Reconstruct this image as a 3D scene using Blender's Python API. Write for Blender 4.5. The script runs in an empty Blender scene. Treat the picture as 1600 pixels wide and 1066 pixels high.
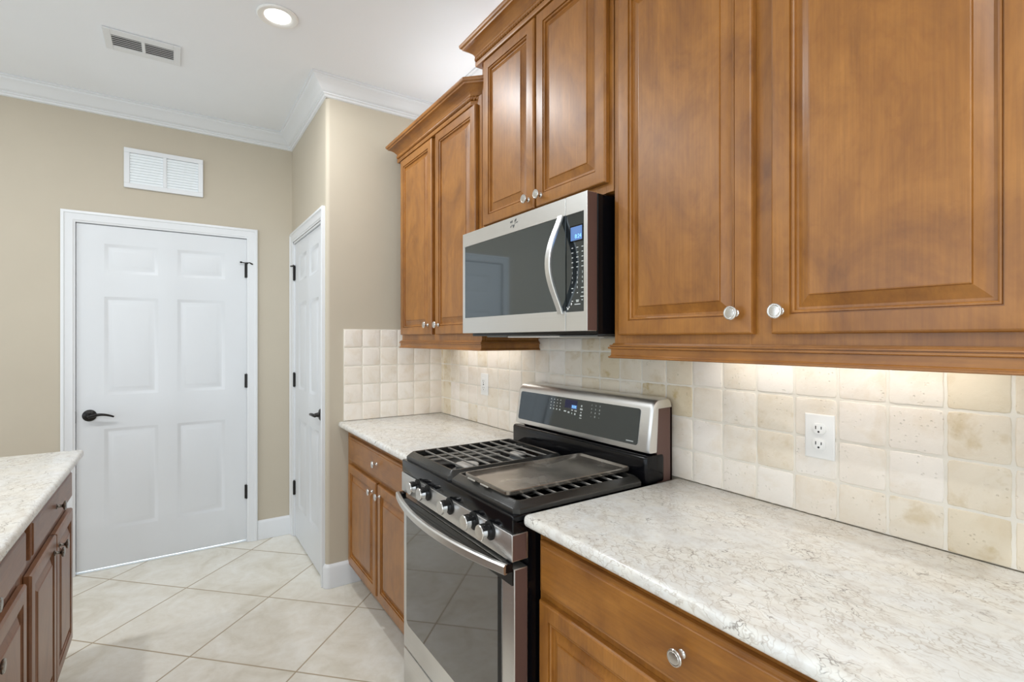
import bpy, bmesh, math, random
from mathutils import Vector, Matrix, noise
random.seed(7)
S = bpy.context.scene
COL = S.collection
PI = math.pi

# ------------------------------------------------------------------ camera
CAM = Vector((0, -1.394, 1.374))
cd = bpy.data.cameras.new('camera')
cam = bpy.data.objects.new('camera', cd)
COL.objects.link(cam)
_n = math.hypot(528, 786)
fwd = Vector((-786 / _n, 528 / _n, 0))
cam.location = CAM
cam.rotation_euler = fwd.to_track_quat('-Z', 'Y').to_euler()
cd.sensor_width = 36
cd.lens = 786 / 1600 * 36
cd.shift_y = -3.0 / 1600
cd.clip_start = .02
S.camera = cam

# ------------------------------------------------------------------ colour management, world
S.view_settings.view_transform = 'Standard'
S.view_settings.look = 'None'
S.view_settings.gamma = 1
S.view_settings.use_curve_mapping = False
S.view_settings.exposure = -0.98
W = bpy.data.worlds.new('world')
S.world = W
W.use_nodes = True
W.node_tree.nodes['Background'].inputs[0].default_value = (.80, .90, 1, 1)
W.node_tree.nodes['Background'].inputs[1].default_value = 1.2
S.cycles.use_denoising = True
S.cycles.max_bounces = 10
S.cycles.diffuse_bounces = 6
S.cycles.sample_clamp_indirect = 6

CEIL = 2.795
XL, XR, YR = -3.829, 3.3, -5.6          # left wall, right wall, rear wall
XS, YP = -2.865, -.70                   # return wall, pantry wall


def area(name, loc, direction, sx, sy, power, color=(1, 1, 1), shape='RECTANGLE', spread=PI):
    l = bpy.data.lights.new(name, 'AREA')
    l.shape = shape
    l.size = sx
    l.size_y = sy
    l.energy = power
    l.color = color
    l.spread = spread
    o = bpy.data.objects.new(name, l)
    COL.objects.link(o)
    o.location = loc
    o.rotation_euler = Vector(direction).to_track_quat('-Z', 'Y').to_euler()
    return o


# daylight through the windows of the rear and right walls
DAY = (.80, .90, 1.0)
area('daylight', (-1.9, YR + .03, 1.45), (0, 1, .30), 2.0, 1.9, 76, DAY)
area('daylight', (1.3, YR + .03, 1.45), (0, 1, .30), 2.0, 1.9, 76, DAY)
area('daylight', (XR - .03, -2.6, 1.35), (-1, 0, .30), 2.4, 2.1, 80, DAY)
area('daylight', (-3.905, -1.426, .055), (.25, 0, -1), .84, .03, 2.5, DAY)       # leaking under the wide door
# recessed ceiling lamps; those without a fixture are added to light the room
for lx in (-2.41, .45):
    for ly in (-1.016, -2.15, -3.3):
        area('ceiling_and_fill_lamp', (lx, ly, CEIL - .012), (0, 0, -1), .10, .10, 23, (.95, .98, 1), 'DISK')
# strips under the wall cabinets and on top of them
area('under_cabinet_lamp', (-2.28, -.085, 1.345), (0, .12, -1), .62, .03, .85, (1, .95, .88))
area('under_cabinet_lamp', (-.60, -.085, 1.345), (0, .12, -1), .62, .03, 1.1, (1, .95, .88))
area('top_of_cabinet_lamp', (-2.28, -.12, 2.433), (0, -.15, 1), .80, .03, 3.0, (.94, .97, 1))
area('top_of_cabinet_lamp', (-1.45, -.12, 2.578), (0, -.15, 1), .65, .03, 2.5, (.94, .97, 1))
area('top_of_cabinet_lamp', (-.60, -.12, 2.433), (0, -.15, 1), .80, .03, 3.0, (.94, .97, 1))

# ------------------------------------------------------------------ node material helpers


def new_mat(name):
    m = bpy.data.materials.new(name)
    m.use_nodes = True
    nt = m.node_tree
    return m, nt, nt.nodes['Principled BSDF']


class NT:
    def __init__(s, nt):
        s.nt = nt

    def n(s, t, **k):
        nd = s.nt.nodes.new(t)
        for a, v in k.items():
            setattr(nd, a, v)
        return nd

    def link(s, a, b):
        s.nt.links.new(a, b)

    def coord(s, kind='Object', scale=(1, 1, 1), rot=(0, 0, 0), loc=(0, 0, 0), rand=0.0):
        tc = s.n('ShaderNodeTexCoord')
        out = tc.outputs[kind]
        if rand:
            oi = s.n('ShaderNodeObjectInfo')
            mu = s.n('ShaderNodeMath', operation='MULTIPLY')
            mu.inputs[1].default_value = rand
            s.link(oi.outputs['Random'], mu.inputs[0])
            ad = s.n('ShaderNodeVectorMath', operation='ADD')
            s.link(out, ad.inputs[0])
            s.link(mu.outputs[0], ad.inputs[1])
            out = ad.outputs[0]
        mp = s.n('ShaderNodeMapping')
        mp.inputs['Location'].default_value = loc
        mp.inputs['Rotation'].default_value = rot
        mp.inputs['Scale'].default_value = scale
        s.link(out, mp.inputs[0])
        return mp.outputs[0]

    def noise(s, vec, scale, detail=4, rough=.5, dist=0.0):
        nd = s.n('ShaderNodeTexNoise')
        nd.inputs['Scale'].default_value = scale
        nd.inputs['Detail'].default_value = detail
        nd.inputs['Roughness'].default_value = rough
        nd.inputs['Distortion'].default_value = dist
        s.link(vec, nd.inputs['Vector'])
        return nd

    def ramp(s, fac, stops):
        r = s.n('ShaderNodeValToRGB')
        el = r.color_ramp.elements
        while len(el) < len(stops):
            el.new(.5)
        for e, (p, c) in zip(el, stops):
            e.position = p
            e.color = c if len(c) == 4 else (*c, 1)
        s.link(fac, r.inputs[0])
        return r.outputs[0]

    def math(s, op, a, b=None, c=None, clamp=False):
        m = s.n('ShaderNodeMath', operation=op)
        m.use_clamp = clamp
        for i, v in enumerate((a, b, c)):
            if v is None:
                continue
            if hasattr(v, 'links'):
                s.link(v, m.inputs[i])
            else:
                m.inputs[i].default_value = v
        return m.outputs[0]

    def mix(s, fac, a, b, mode='MIX'):
        m = s.n('ShaderNodeMix', data_type='RGBA', blend_type=mode)
        for i, v in ((0, fac), (6, a), (7, b)):
            if hasattr(v, 'links'):
                s.link(v, m.inputs[i])
            else:
                m.inputs[i].default_value = v if i == 0 else (*v, 1)[:4]
        return m.outputs[2]

    def bump(s, h, strength, dist, bsdf):
        b = s.n('ShaderNodeBump')
        b.inputs['Strength'].default_value = strength
        b.inputs['Distance'].default_value = dist
        s.link(h, b.inputs['Height'])
        s.link(b.outputs[0], bsdf.inputs['Normal'])


def plain(name, col, rough=.5, metal=0.0, ior=1.5, coat=0.0, bumps=None, var=0.0, vscale=3.0, spec=.5):
    m, nt, b = new_mat(name)
    t = NT(nt)
    v = t.coord('Object')
    ns = t.noise(v, vscale, 3)
    lo = tuple(c * (1 - var) for c in col)
    hi = tuple(min(1, c * (1 + var)) for c in col)
    t.link(t.ramp(ns.outputs[0], [(.3, lo), (.7, hi)]), b.inputs['Base Color'])
    b.inputs['Roughness'].default_value = rough
    b.inputs['Metallic'].default_value = metal
    b.inputs['IOR'].default_value = ior
    b.inputs['Coat Weight'].default_value = coat
    b.inputs['Coat Roughness'].default_value = .15
    b.inputs['Specular IOR Level'].default_value = spec
    if bumps:
        sc, st, di = bumps
        t.bump(t.noise(v, sc, 3).outputs[0], st, di, b)
    return m


def emis(name, col, strength):
    m, nt, b = new_mat(name)
    b.inputs['Base Color'].default_value = (*col, 1)
    b.inputs['Emission Color'].default_value = (*col, 1)
    b.inputs['Emission Strength'].default_value = strength
    return m


def wood(name, axis='z', dark=(.19, .066, .009), mid=(.315, .121, .016), light=(.43, .180, .030)):
    m, nt, b = new_mat(name)
    t = NT(nt)
    st = {'z': (1, 1, .6), 'x': (.6, 1, 1)}[axis]
    fine = {'z': (1, 1, .03), 'x': (.03, 1, 1)}[axis]
    v = t.coord('Object', st, rand=17.0)
    n1 = t.noise(v, 6.5, 6, .60, 1.1)
    n2 = t.noise(t.coord('Object', fine, rand=9.0), 170, 3, .6)
    n3 = t.noise(t.coord('Object', st, rand=5.0), 22, 4, .6, 1.5)
    base = t.ramp(n1.outputs[0], [(.25, dark), (.5, mid), (.78, light)])
    g = t.ramp(n2.outputs[0], [(.3, (.80, .78, .76)), (.65, (1.06, 1.05, 1.04))])
    c = t.mix(.75, base, g, 'MULTIPLY')
    g3 = t.ramp(n3.outputs[0], [(.28, (.78, .70, .60)), (.5, (1, 1, 1)), (.8, (1.05, 1.05, 1.03))])
    c = t.mix(.5, c, g3, 'MULTIPLY')
    t.link(c, b.inputs['Base Color'])
    b.inputs['Roughness'].default_value = .42
    b.inputs['Coat Weight'].default_value = .36
    b.inputs['Coat Roughness'].default_value = .31
    t.bump(n2.outputs[0], .06, .002, b)
    return m


def quartz(name):
    m, nt, b = new_mat(name)
    t = NT(nt)
    v0 = t.coord('Object', (1, 1.25, 1.2), (0, 0, math.radians(28)))
    dn = t.noise(v0, 9, 4, .6)
    sub = t.n('ShaderNodeVectorMath', operation='SUBTRACT')
    t.link(dn.outputs['Color'], sub.inputs[0])
    sub.inputs[1].default_value = (.5, .5, .5)
    sc = t.n('ShaderNodeVectorMath', operation='SCALE')
    t.link(sub.outputs[0], sc.inputs[0])
    sc.inputs['Scale'].default_value = .13
    ad = t.n('ShaderNodeVectorMath', operation='ADD')
    t.link(v0, ad.inputs[0])
    t.link(sc.outputs[0], ad.inputs[1])
    stretch = t.n('ShaderNodeVectorMath', operation='MULTIPLY')
    t.link(ad.outputs[0], stretch.inputs[0])
    stretch.inputs[1].default_value = (.55, 1, 1)

    def veins(scale, width, seedoff):
        vo = t.n('ShaderNodeTexVoronoi', feature='DISTANCE_TO_EDGE')
        vo.inputs['Scale'].default_value = scale
        of = t.n('ShaderNodeVectorMath', operation='ADD')
        t.link(stretch.outputs[0], of.inputs[0])
        of.inputs[1].default_value = (seedoff, seedoff * 2, 0)
        t.link(of.outputs[0], vo.inputs['Vector'])
        return t.ramp(vo.outputs['Distance'], [(0, (1, 1, 1)), (width, (0, 0, 0))])
    w1 = veins(46, .060, 0)
    w2 = veins(29, .034, 3.3)
    mk1 = t.ramp(t.noise(v0, 9, 3, .6).outputs[0], [(.36, (0, 0, 0)), (.58, (1, 1, 1))])
    mk2 = t.ramp(t.noise(v0, 13, 3, .6, .5).outputs[0], [(.52, (0, 0, 0)), (.62, (1, 1, 1))])
    cloud = t.ramp(t.noise(v0, 26, 5, .65, .6).outputs[0], [(.28, (.66, .605, .545)), (.48, (.785, .75, .695)), (.70, (.85, .83, .79))])
    tint = t.ramp(t.noise(v0, 12, 3).outputs[0], [(.4, (.94, .97, 1)), (.6, (.97, .98, .97))])
    c = t.mix(1.0, cloud, tint, 'MULTIPLY')
    f1 = t.math('MULTIPLY', t.math('MULTIPLY', w1, mk1), .62)
    c = t.mix(f1, c, (.40, .33, .26))
    f2 = t.math('MULTIPLY', t.math('MULTIPLY', w2, mk2), .85)
    c = t.mix(f2, c, (.20, .17, .145))
    t.link(c, b.inputs['Base Color'])
    b.inputs['Roughness'].default_value = .22
    return m


def travertine(name):
    m, nt, b = new_mat(name)
    t = NT(nt)
    ge = t.n('ShaderNodeNewGeometry')
    rnd = ge.outputs['Random Per Island']
    at = t.n('ShaderNodeAttribute', attribute_name='rust')
    rust = at.outputs['Fac']
    base = t.ramp(rnd, [(0, (.82, .75, .655)), (.3, (.85, .79, .715)), (.6, (.85, .80, .73)), (.85, (.83, .755, .67)), (1, (.84, .78, .69))])
    base = t.mix(t.math('MULTIPLY', rust, .8), base, (.66, .555, .37))
    v = t.coord('Object')
    off = t.n('ShaderNodeVectorMath', operation='ADD')
    t.link(v, off.inputs[0])
    t.link(t.math('MULTIPLY', rnd, 40.0), off.inputs[1])
    n1 = t.noise(off.outputs[0], 11, 5, .6, .5)
    c = t.mix(.8, base, t.ramp(n1.outputs[0], [(.3, (.90, .85, .77)), (.5, (1, 1, 1)), (.75, (1.03, 1.02, 1.02))]), 'MULTIPLY')
    # rust coloured patches on some tiles only
    n2 = t.noise(off.outputs[0], 16, 4, .6, .3)
    pm = t.math('MULTIPLY', t.ramp(n2.outputs[0], [(.55, (0, 0, 0)), (.68, (1, 1, 1))]), t.math('MULTIPLY', rust, .75))
    c = t.mix(pm, c, (.50, .36, .15))
    # pits
    vo = t.n('ShaderNodeTexVoronoi')
    vo.inputs['Scale'].default_value = 95
    t.link(off.outputs[0], vo.inputs['Vector'])
    hole = t.ramp(vo.outputs['Distance'], [(.10, (0, 0, 0)), (.22, (1, 1, 1))])
    msk = t.ramp(t.noise(off.outputs[0], 20, 3).outputs[0], [(.50, (1, 1, 1)), (.62, (0, 0, 0))])
    pit = t.math('MAXIMUM', hole, msk)
    fin = t.noise(off.outputs[0], 60, 4, .6)
    h = t.math('ADD', t.math('MULTIPLY', pit, 1.2), t.math('MULTIPLY', fin.outputs[0], .6))
    t.bump(h, .65, .0026, b)
    t.link(c, b.inputs['Base Color'])
    b.inputs['Roughness'].default_value = .55
    return m


def floor_mat(name):
    m, nt, b = new_mat(name)
    t = NT(nt)
    side = .512
    v = t.coord('Object', (1 / side, 1 / side, 1), (0, 0, math.radians(45)))
    # origin of the diagonal grid at a joint crossing
    ox, oy = -2.945, -.976
    c45 = math.cos(PI / 4)
    rx = (ox * c45 - oy * c45) / side
    ry = (ox * c45 + oy * c45) / side
    sh = t.n('ShaderNodeVectorMath', operation='SUBTRACT')
    t.link(v, sh.inputs[0])
    sh.inputs[1].default_value = (rx, ry, 0)
    fr = t.n('ShaderNodeVectorMath', operation='FRACTION')
    t.link(sh.outputs[0], fr.inputs[0])
    fl = t.n('ShaderNodeVectorMath', operation='FLOOR')
    t.link(sh.outputs[0], fl.inputs[0])
    sx = t.n('ShaderNodeSeparateXYZ')
    t.link(fr.outputs[0], sx.inputs[0])

    def edge(o):
        return t.math('MINIMUM', o, t.math('SUBTRACT', 1.0, o))
    d = t.math('MINIMUM', edge(sx.outputs[0]), edge(sx.outputs[1]))
    g = t.ramp(d, [(.0050, (1, 1, 1)), (.0085, (0, 0, 0))])
    wn = t.n('ShaderNodeTexWhiteNoise')
    t.link(fl.outputs[0], wn.inputs['Vector'])
    pv = t.n('ShaderNodeVectorMath', operation='MULTIPLY_ADD')
    t.link(wn.outputs['Color'], pv.inputs[0])
    pv.inputs[1].default_value = (20, 20, 20)
    t.link(t.coord('Object'), pv.inputs[2])
    n1 = t.noise(pv.outputs[0], 4.5, 6, .62, .9)
    n2 = t.noise(pv.outputs[0], 24, 4, .6, .4)
    c = t.ramp(n1.outputs[0], [(.28, (.62, .575, .48)), (.48, (.735, .70, .62)), (.66, (.80, .78, .72)), (.8, (.75, .72, .645))])
    c = t.mix(.5, c, t.ramp(n2.outputs[0], [(.3, (.90, .87, .82)), (.6, (1.02, 1.02, 1.02))]), 'MULTIPLY')
    c = t.mix(g, c, (.40, .325, .22))
    t.link(c, b.inputs['Base Color'])
    t.link(t.ramp(g, [(0, (.30, .30, .30)), (1, (.8, .8, .8))]), b.inputs['Roughness'])
    t.bump(t.math('ADD', t.math('SUBTRACT', 1.0, g), t.math('MULTIPLY', n2.outputs[0], .12)), .35, .002, b)
    return m


def brushed(name, col, rough=.28, axis='x'):
    m, nt, b = new_mat(name)
    t = NT(nt)
    sc = {'x': (2, 300, 300), 'z': (300, 300, 2)}[axis]
    n = t.noise(t.coord('Object', sc), 1.0, 2)
    t.link(t.ramp(n.outputs[0], [(.2, tuple(c * .97 for c in col)), (.8, col)]), b.inputs['Base Color'])
    t.link(t.ramp(n.outputs[0], [(.2, (rough + .02,) * 3), (.8, (rough - .01,) * 3)]), b.inputs['Roughness'])
    b.inputs['Metallic'].default_value = 1
    return m


def griddle_mat(name):
    m, nt, b = new_mat(name)
    t = NT(nt)
    v = t.coord('Object')
    n1 = t.noise(v, 6, 4, .55, .4)
    n2 = t.noise(v, 70, 4, .7)
    c = t.ramp(n1.outputs[0], [(.32, (.19, .165, .138)), (.5, (.33, .30, .262)), (.66, (.50, .465, .42))])
    c = t.mix(t.math('MULTIPLY', t.ramp(n2.outputs[0], [(.58, (0, 0, 0)), (.7, (1, 1, 1))]), .5), c, (.035, .02, .012))
    t.link(c, b.inputs['Base Color'])
    b.inputs['Metallic'].default_value = .8
    t.link(t.ramp(n1.outputs[0], [(.3, (.20,) * 3), (.7, (.30,) * 3)]), b.inputs['Roughness'])
    return m


M = {}
M['wall'] = plain('wall_paint', (.520, .462, .366), .65, bumps=(130, .08, .002), var=.015)
M['ceil'] = plain('ceiling_paint', (.84, .862, .895), .8, bumps=(90, .12, .003), var=.01)
M['white'] = plain('white_trim_paint', (.74, .755, .77), .35, var=.01)
M['door'] = plain('white_door_paint', (.70, .72, .74), .38, var=.012)
M['wood'] = wood('maple_stain', 'z')
M['woodx'] = wood('maple_stain_rail', 'x')
M['woodd'] = wood('maple_stain_dark', 'z', (.10, .035, .011), (.15, .052, .016), (.19, .068, .022))  # darker version of the maple stain, used on the toe kicks
M['island'] = wood('island_cherry_stain', 'z', (.15, .056, .022), (.235, .100, .042), (.29, .135, .06))
M['islandx'] = wood('island_cherry_stain_rail', 'x', (.15, .056, .022), (.235, .100, .042), (.29, .135, .06))
M['quartz'] = quartz('veined_quartz')
M['trav'] = travertine('tumbled_travertine')
M['grout'] = plain('cream_grout', (.78, .735, .65), .9, bumps=(200, .2, .002), var=.04, vscale=12)
M['floor'] = floor_mat('floor_tile')
M['steel'] = brushed('brushed_stainless', (.76, .755, .74), .36)
M['steelz'] = brushed('brushed_stainless_upright', (.80, .80, .79), .32, 'z')
M['nickel'] = plain('satin_nickel', (.72, .70, .67), .25, 1.0, var=.02)
M['chrome'] = plain('polished_chrome', (.80, .82, .85), .08, 1.0)
M['pewter'] = plain('dark_pewter', (.25, .23, .21), .25, 1.0)
M['bglass'] = plain('black_glass', (.012, .014, .016), .045, ior=1.95, coat=0)
M['ovenglass'] = plain('smoked_oven_glass', (.020, .018, .016), .04, ior=2.5)
M['mwglass'] = plain('microwave_door_glass', (.022, .027, .030), 0.045, ior=2.15)
for _k in ('mwglass', 'bglass'):
    M[_k].node_tree.nodes['Principled BSDF'].inputs['Specular Tint'].default_value = (.80, .92, 1, 1)
M['black'] = plain('black_enamel', (.004, .004, .005), .12, spec=.28)
M['blackm'] = plain('matte_black', (.006, .006, .006), .5, spec=.3)
M['iron'] = plain('cast_iron', (.022, .021, .019), .27, spec=.55, bumps=(260, .25, .0008), var=.15)
M['bar'] = plain('highlit_iron_bar', (.36, .345, .32), .32, .6, var=.2, vscale=40)  # paler than the iron: highlight on the bars put into the colour
M['cap'] = plain('worn_burner_cap', (.55, .53, .50), .45, .2, var=.15, vscale=30)
M['griddle'] = griddle_mat('seasoned_griddle')
M['brown'] = plain('brown_metal_and_reflection', (.13, .072, .060), .38, .15, var=.05)  # bronze-tinted metal with the reflected brown put into the colour
M['greym'] = plain('grey_filter_metal', (.22, .23, .23), .4, .6)
M['bronze'] = plain('oil_rubbed_bronze', (.018, .016, .015), .28, .5, var=.2)
M['plastic'] = plain('white_plastic', (.84, .84, .82), .35)
M['slot'] = plain('dark_slot', (.02, .018, .016), .7)
M['mark'] = plain('grey_print', (.62, .64, .62), .6)
M['logo'] = plain('dark_print', (.10, .105, .105), .5)
M['lens'] = emis('lamp_lens', (1, .97, .92), 6.0)
M['mwlens'] = plain('hood_lamp_lens', (.80, .76, .70), .35)
M['disp'] = emis('blue_display', (.10, .20, .45), .55)
M['dispd'] = emis('dark_blue_display', (.010, .010, .045), .35)
M['digit'] = emis('display_digits', (.25, .60, 1.0), 1.6)
M['louver'] = plain('louver_paint', (.84, .88, .90), .4)
M['duct'] = plain('duct_dark', (.06, .06, .06), .8)
M['frame'] = plain('window_frame_white', (.8, .8, .8), .4)

# ------------------------------------------------------------------ mesh helpers


class Frame:
    """u across, z up, n out of the surface towards the room"""

    def __init__(s, U, N):
        s.U, s.N, s.Z = Vector(U), Vector(N), Vector((0, 0, 1))

    def p(s, u, z, n):
        return s.U * u + s.Z * z + s.N * n


FW = Frame((1, 0, 0), (0, -1, 0))       # things on the range wall and pantry wall: u=x, n=-y
FI = Frame((-1, 0, 0), (0, 1, 0))       # island fronts: u=-x, n=y
FL = Frame((0, 1, 0), (1, 0, 0))        # left wall / return wall: u=y, n=x


class Mesh:
    def __init__(s):
        s.bm = bmesh.new()

    def face(s, pts):
        return s.bm.faces.new([s.bm.verts.new(p) for p in pts])

    def box(s, x0, x1, y0, y1, z0, z1, bev=0.0, seg=2):
        r = bmesh.ops.create_cube(s.bm, size=1)
        vs = r['verts']
        for v in vs:
            v.co = Vector(((x0 + x1) / 2 + v.co.x * (x1 - x0), (y0 + y1) / 2 + v.co.y * (y1 - y0), (z0 + z1) / 2 + v.co.z * (z1 - z0)))
        if bev:
            es = list({e for v in vs for e in v.link_edges})
            bmesh.ops.bevel(s.bm, geom=es, offset=bev, segments=seg, affect='EDGES', profile=.5)
        return s

    def fbox(s, F, u0, u1, z0, z1, n0, n1, bev=0.0, seg=2):
        a, b = F.p(u0, z0, n0), F.p(u1, z1, n1)
        return s.box(min(a.x, b.x), max(a.x, b.x), min(a.y, b.y), max(a.y, b.y), min(a.z, b.z), max(a.z, b.z), bev, seg)

    def loops(s, F, u0, u1, z0, z1, n, loops, back=None, cap=True):
        """concentric rectangles; loops = [(inset, rise)]"""
        rings = []
        for ins, d in loops:
            rings.append([s.bm.verts.new(F.p(a, b, n + d)) for a, b in ((u0 + ins, z0 + ins), (u1 - ins, z0 + ins), (u1 - ins, z1 - ins), (u0 + ins, z1 - ins))])
        for A, B in zip(rings, rings[1:]):
            for i in range(4):
                j = (i + 1) % 4
                s.bm.faces.new((A[i], A[j], B[j], B[i]))
        if cap:
            s.bm.faces.new(rings[-1])
        if back is not None:
            bk = [s.bm.verts.new(F.p(a, b, back)) for a, b in ((u0, z0), (u1, z0), (u1, z1), (u0, z1))]
            for i in range(4):
                j = (i + 1) % 4
                s.bm.faces.new((bk[i], bk[j], rings[0][j], rings[0][i]))
            s.bm.faces.new(bk[::-1])
        return s

    def rings(s, rr, closed=True, caps=True):
        vv = [[s.bm.verts.new(p) for p in r] for r in rr]
        k = len(vv[0])
        for A, B in zip(vv, vv[1:]):
            for i in range(k if closed else k - 1):
                j = (i + 1) % k
                s.bm.faces.new((A[i], A[j], B[j], B[i]))
        if caps and closed:
            s.bm.faces.new(vv[0][::-1])
            s.bm.faces.new(vv[-1])
        return s

    def lathe(s, origin, axis, prof, seg=24, sx=1.0, up=(0, 0, 1)):
        """prof = [(distance along axis, radius)]; sx scales the horizontal radius"""
        ax = Vector(axis).normalized()
        u = Vector(up)
        if abs(ax.dot(u)) > .99:
            u = Vector((1, 0, 0))
        e1 = u.cross(ax).normalized()
        e2 = ax.cross(e1).normalized()
        o = Vector(origin)
        rr = []
        for d, r in prof:
            r = max(r, .00005)
            rr.append([o + ax * d + e1 * (r * sx * math.cos(2 * PI * i / seg)) + e2 * (r * math.sin(2 * PI * i / seg)) for i in range(seg)])
        return s.rings(rr)

    def tube(s, pts, r, seg=10, flat=None):
        """round tube through pts; r number or list; flat=(vec, factor) squashes along vec"""
        pts = [Vector(p) for p in pts]
        k = len(pts)
        rs = r if isinstance(r, (list, tuple)) else [r] * k
        rr = []
        prev = None
        for i, p in enumerate(pts):
            tg = (pts[min(i + 1, k - 1)] - pts[max(i - 1, 0)]).normalized()
            if prev is None:
                a = Vector((0, 0, 1)) if abs(tg.z) < .9 else Vector((1, 0, 0))
                e1 = tg.cross(a).normalized()
            else:
                e1 = (prev - tg * prev.dot(tg)).normalized()
            prev = e1
            e2 = tg.cross(e1)
            ring = []
            for j in range(seg):
                an = 2 * PI * j / seg
                o = e1 * math.cos(an) * rs[i] + e2 * math.sin(an) * rs[i]
                if flat:
                    fv = Vector(flat[0])
                    o -= fv * o.dot(fv) * (1 - flat[1])
                ring.append(p + o)
            rr.append(ring)
        return s.rings(rr)

    def ribbon(s, pts, wv, w, tv_list, th):
        """rectangular bar through pts: width w along wv, thickness th along per-point normals"""
        wv = Vector(wv)
        rr = []
        c = min(w, th) * .25
        for p, t in zip(pts, tv_list):
            p, t = Vector(p), Vector(t)
            a, b = w / 2, th / 2
            sec = [(-a + c, -b), (a - c, -b), (a, -b + c), (a, b - c), (a - c, b), (-a + c, b), (-a, b - c), (-a, -b + c)]
            rr.append([p + wv * x + t * y for x, y in sec])
        return s.rings(rr)

    def sweep(s, path, prof, place, close=True):
        """path: 2-D polyline; prof: [(offset to the right of travel, height)]; place(a,b,h)->Vector"""
        P = [Vector((a, b)) for a, b in path]
        k = len(P)
        rr = []
        for i in range(k):
            d0 = (P[i] - P[i - 1]).normalized() if i else None
            d1 = (P[i + 1] - P[i]).normalized() if i < k - 1 else None
            n0 = Vector((d0.y, -d0.x)) if d0 else None
            n1 = Vector((d1.y, -d1.x)) if d1 else None
            if n0 and n1:
                b = (n0 + n1)
                b = b / (1 + n0.dot(n1))
            else:
                b = n0 or n1
            rr.append([place(P[i].x + b.x * o, P[i].y + b.y * o, h) for o, h in prof])
        return s.rings(rr, closed=close, caps=close)

    def text(s, body, size, F, u, z, n, thick=.0003, center=True):
        cu = bpy.data.curves.new('t', 'FONT')
        cu.body = body
        cu.size = size
        cu.align_x = 'CENTER' if center else 'LEFT'
        cu.align_y = 'CENTER'
        cu.extrude = thick / 2
        ob = bpy.data.objects.new('t', cu)
        COL.objects.link(ob)
        dg = bpy.context.evaluated_depsgraph_get()
        me = ob.evaluated_get(dg).to_mesh()
        vs = [s.bm.verts.new(F.p(u + v.co.x, z + v.co.y, n + v.co.z)) for v in me.vertices]
        for p in me.polygons:
            try:
                s.bm.faces.new([vs[i] for i in p.vertices])
            except ValueError:
                pass
        ob.evaluated_get(dg).to_mesh_clear()
        bpy.data.objects.remove(ob)
        bpy.data.curves.remove(cu)
        return s

    def build(s, name, mat, parent=None, origin=None, smooth=True, ang=32, recalc=True):
        bm = s.bm
        if recalc:
            bmesh.ops.recalc_face_normals(bm, faces=bm.faces)
        off = Vector(origin) if origin is not None else Vector((0, 0, 0))
        p = parent
        while p is not None:
            off = off + Vector(p.location)
            p = p.parent
        bmesh.ops.translate(bm, verts=bm.verts, vec=-off)
        me = bpy.data.meshes.new(name)
        bm.to_mesh(me)
        bm.free()
        if smooth:
            for p in me.polygons:
                p.use_smooth = True
            me.set_sharp_from_angle(angle=math.radians(ang))
        me.materials.append(M[mat])
        o = bpy.data.objects.new(name, me)
        COL.objects.link(o)
        if origin is not None:
            o.location = Vector(origin)
        if parent is not None:
            o.parent = parent
        return o


def tag(o, label, cat, group=None, kind=None):
    o['label'] = label
    o['category'] = cat
    if group:
        o['group'] = group
    if kind:
        o['kind'] = kind
    return o


def thing(name, loc, label, cat, group=None, kind=None):
    o = bpy.data.objects.new(name, None)
    o.empty_display_size = .1
    COL.objects.link(o)
    o.location = loc
    return tag(o, label, cat, group, kind)


def struct(m, name, mat, label, cat, **k):
    return tag(m.build(name, mat, **k), label, cat, kind='structure')


# ------------------------------------------------------------------ room shell
struct(Mesh().box(XL - .1, XR + .1, YR - .1, .1, -.08, 0), 'floor', 'floor', 'cream stone-look tile floor laid on the diagonal', 'floor')
struct(Mesh().box(XL - .1, XR + .1, YR - .1, .1, CEIL, CEIL + .08), 'ceiling', 'ceil', 'flat white ceiling', 'ceiling')
struct(Mesh().box(XS - .08, XR + .1, 0, .1, 0, CEIL), 'wall_back', 'wall', 'beige wall behind the range and the wall cabinets', 'wall')

D1 = (-1.866, -.986)                    # door in the left wall, along y
m = Mesh()
m.box(XL - .1, XL, YR - .1, D1[0] - .012, 0, CEIL)
m.box(XL - .1, XL, D1[1] + .012, .1, 0, CEIL)
m.box(XL - .1, XL, D1[0] - .012, D1[1] + .012, 2.063, CEIL)
struct(m, 'wall_left', 'wall', 'beige wall holding the wide white door and the small louvered grille', 'wall')

D2 = (-3.748, -2.955)                   # pantry door along x
m = Mesh()
m.box(XL, D2[0] - .01, YP, YP + .1, 0, CEIL)
m.box(D2[0] - .01, D2[1] + .01, YP, YP + .1, 2.045, CEIL)
struct(m, 'wall_pantry', 'wall', 'narrow beige wall around the narrow white door in the corner', 'wall')

m = Mesh()                              # return wall with a rounded outer corner
r = .022
poly = [(XS, 0)]
for i in range(9):
    a = -PI / 2 * i / 8
    poly.append((XS - r + r * math.cos(a), YP + r + r * math.sin(a)))
poly += [(D2[1] + .01, YP), (D2[1] + .01, YP + .1), (XS - .12, YP + .1), (XS - .12, 0)]
m.rings([[Vector((x, y, z)) for x, y in poly] for z in (0, CEIL)])
struct(m, 'wall_return', 'wall', 'short beige wall with a rounded corner at the left end of the worktop', 'wall')

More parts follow.
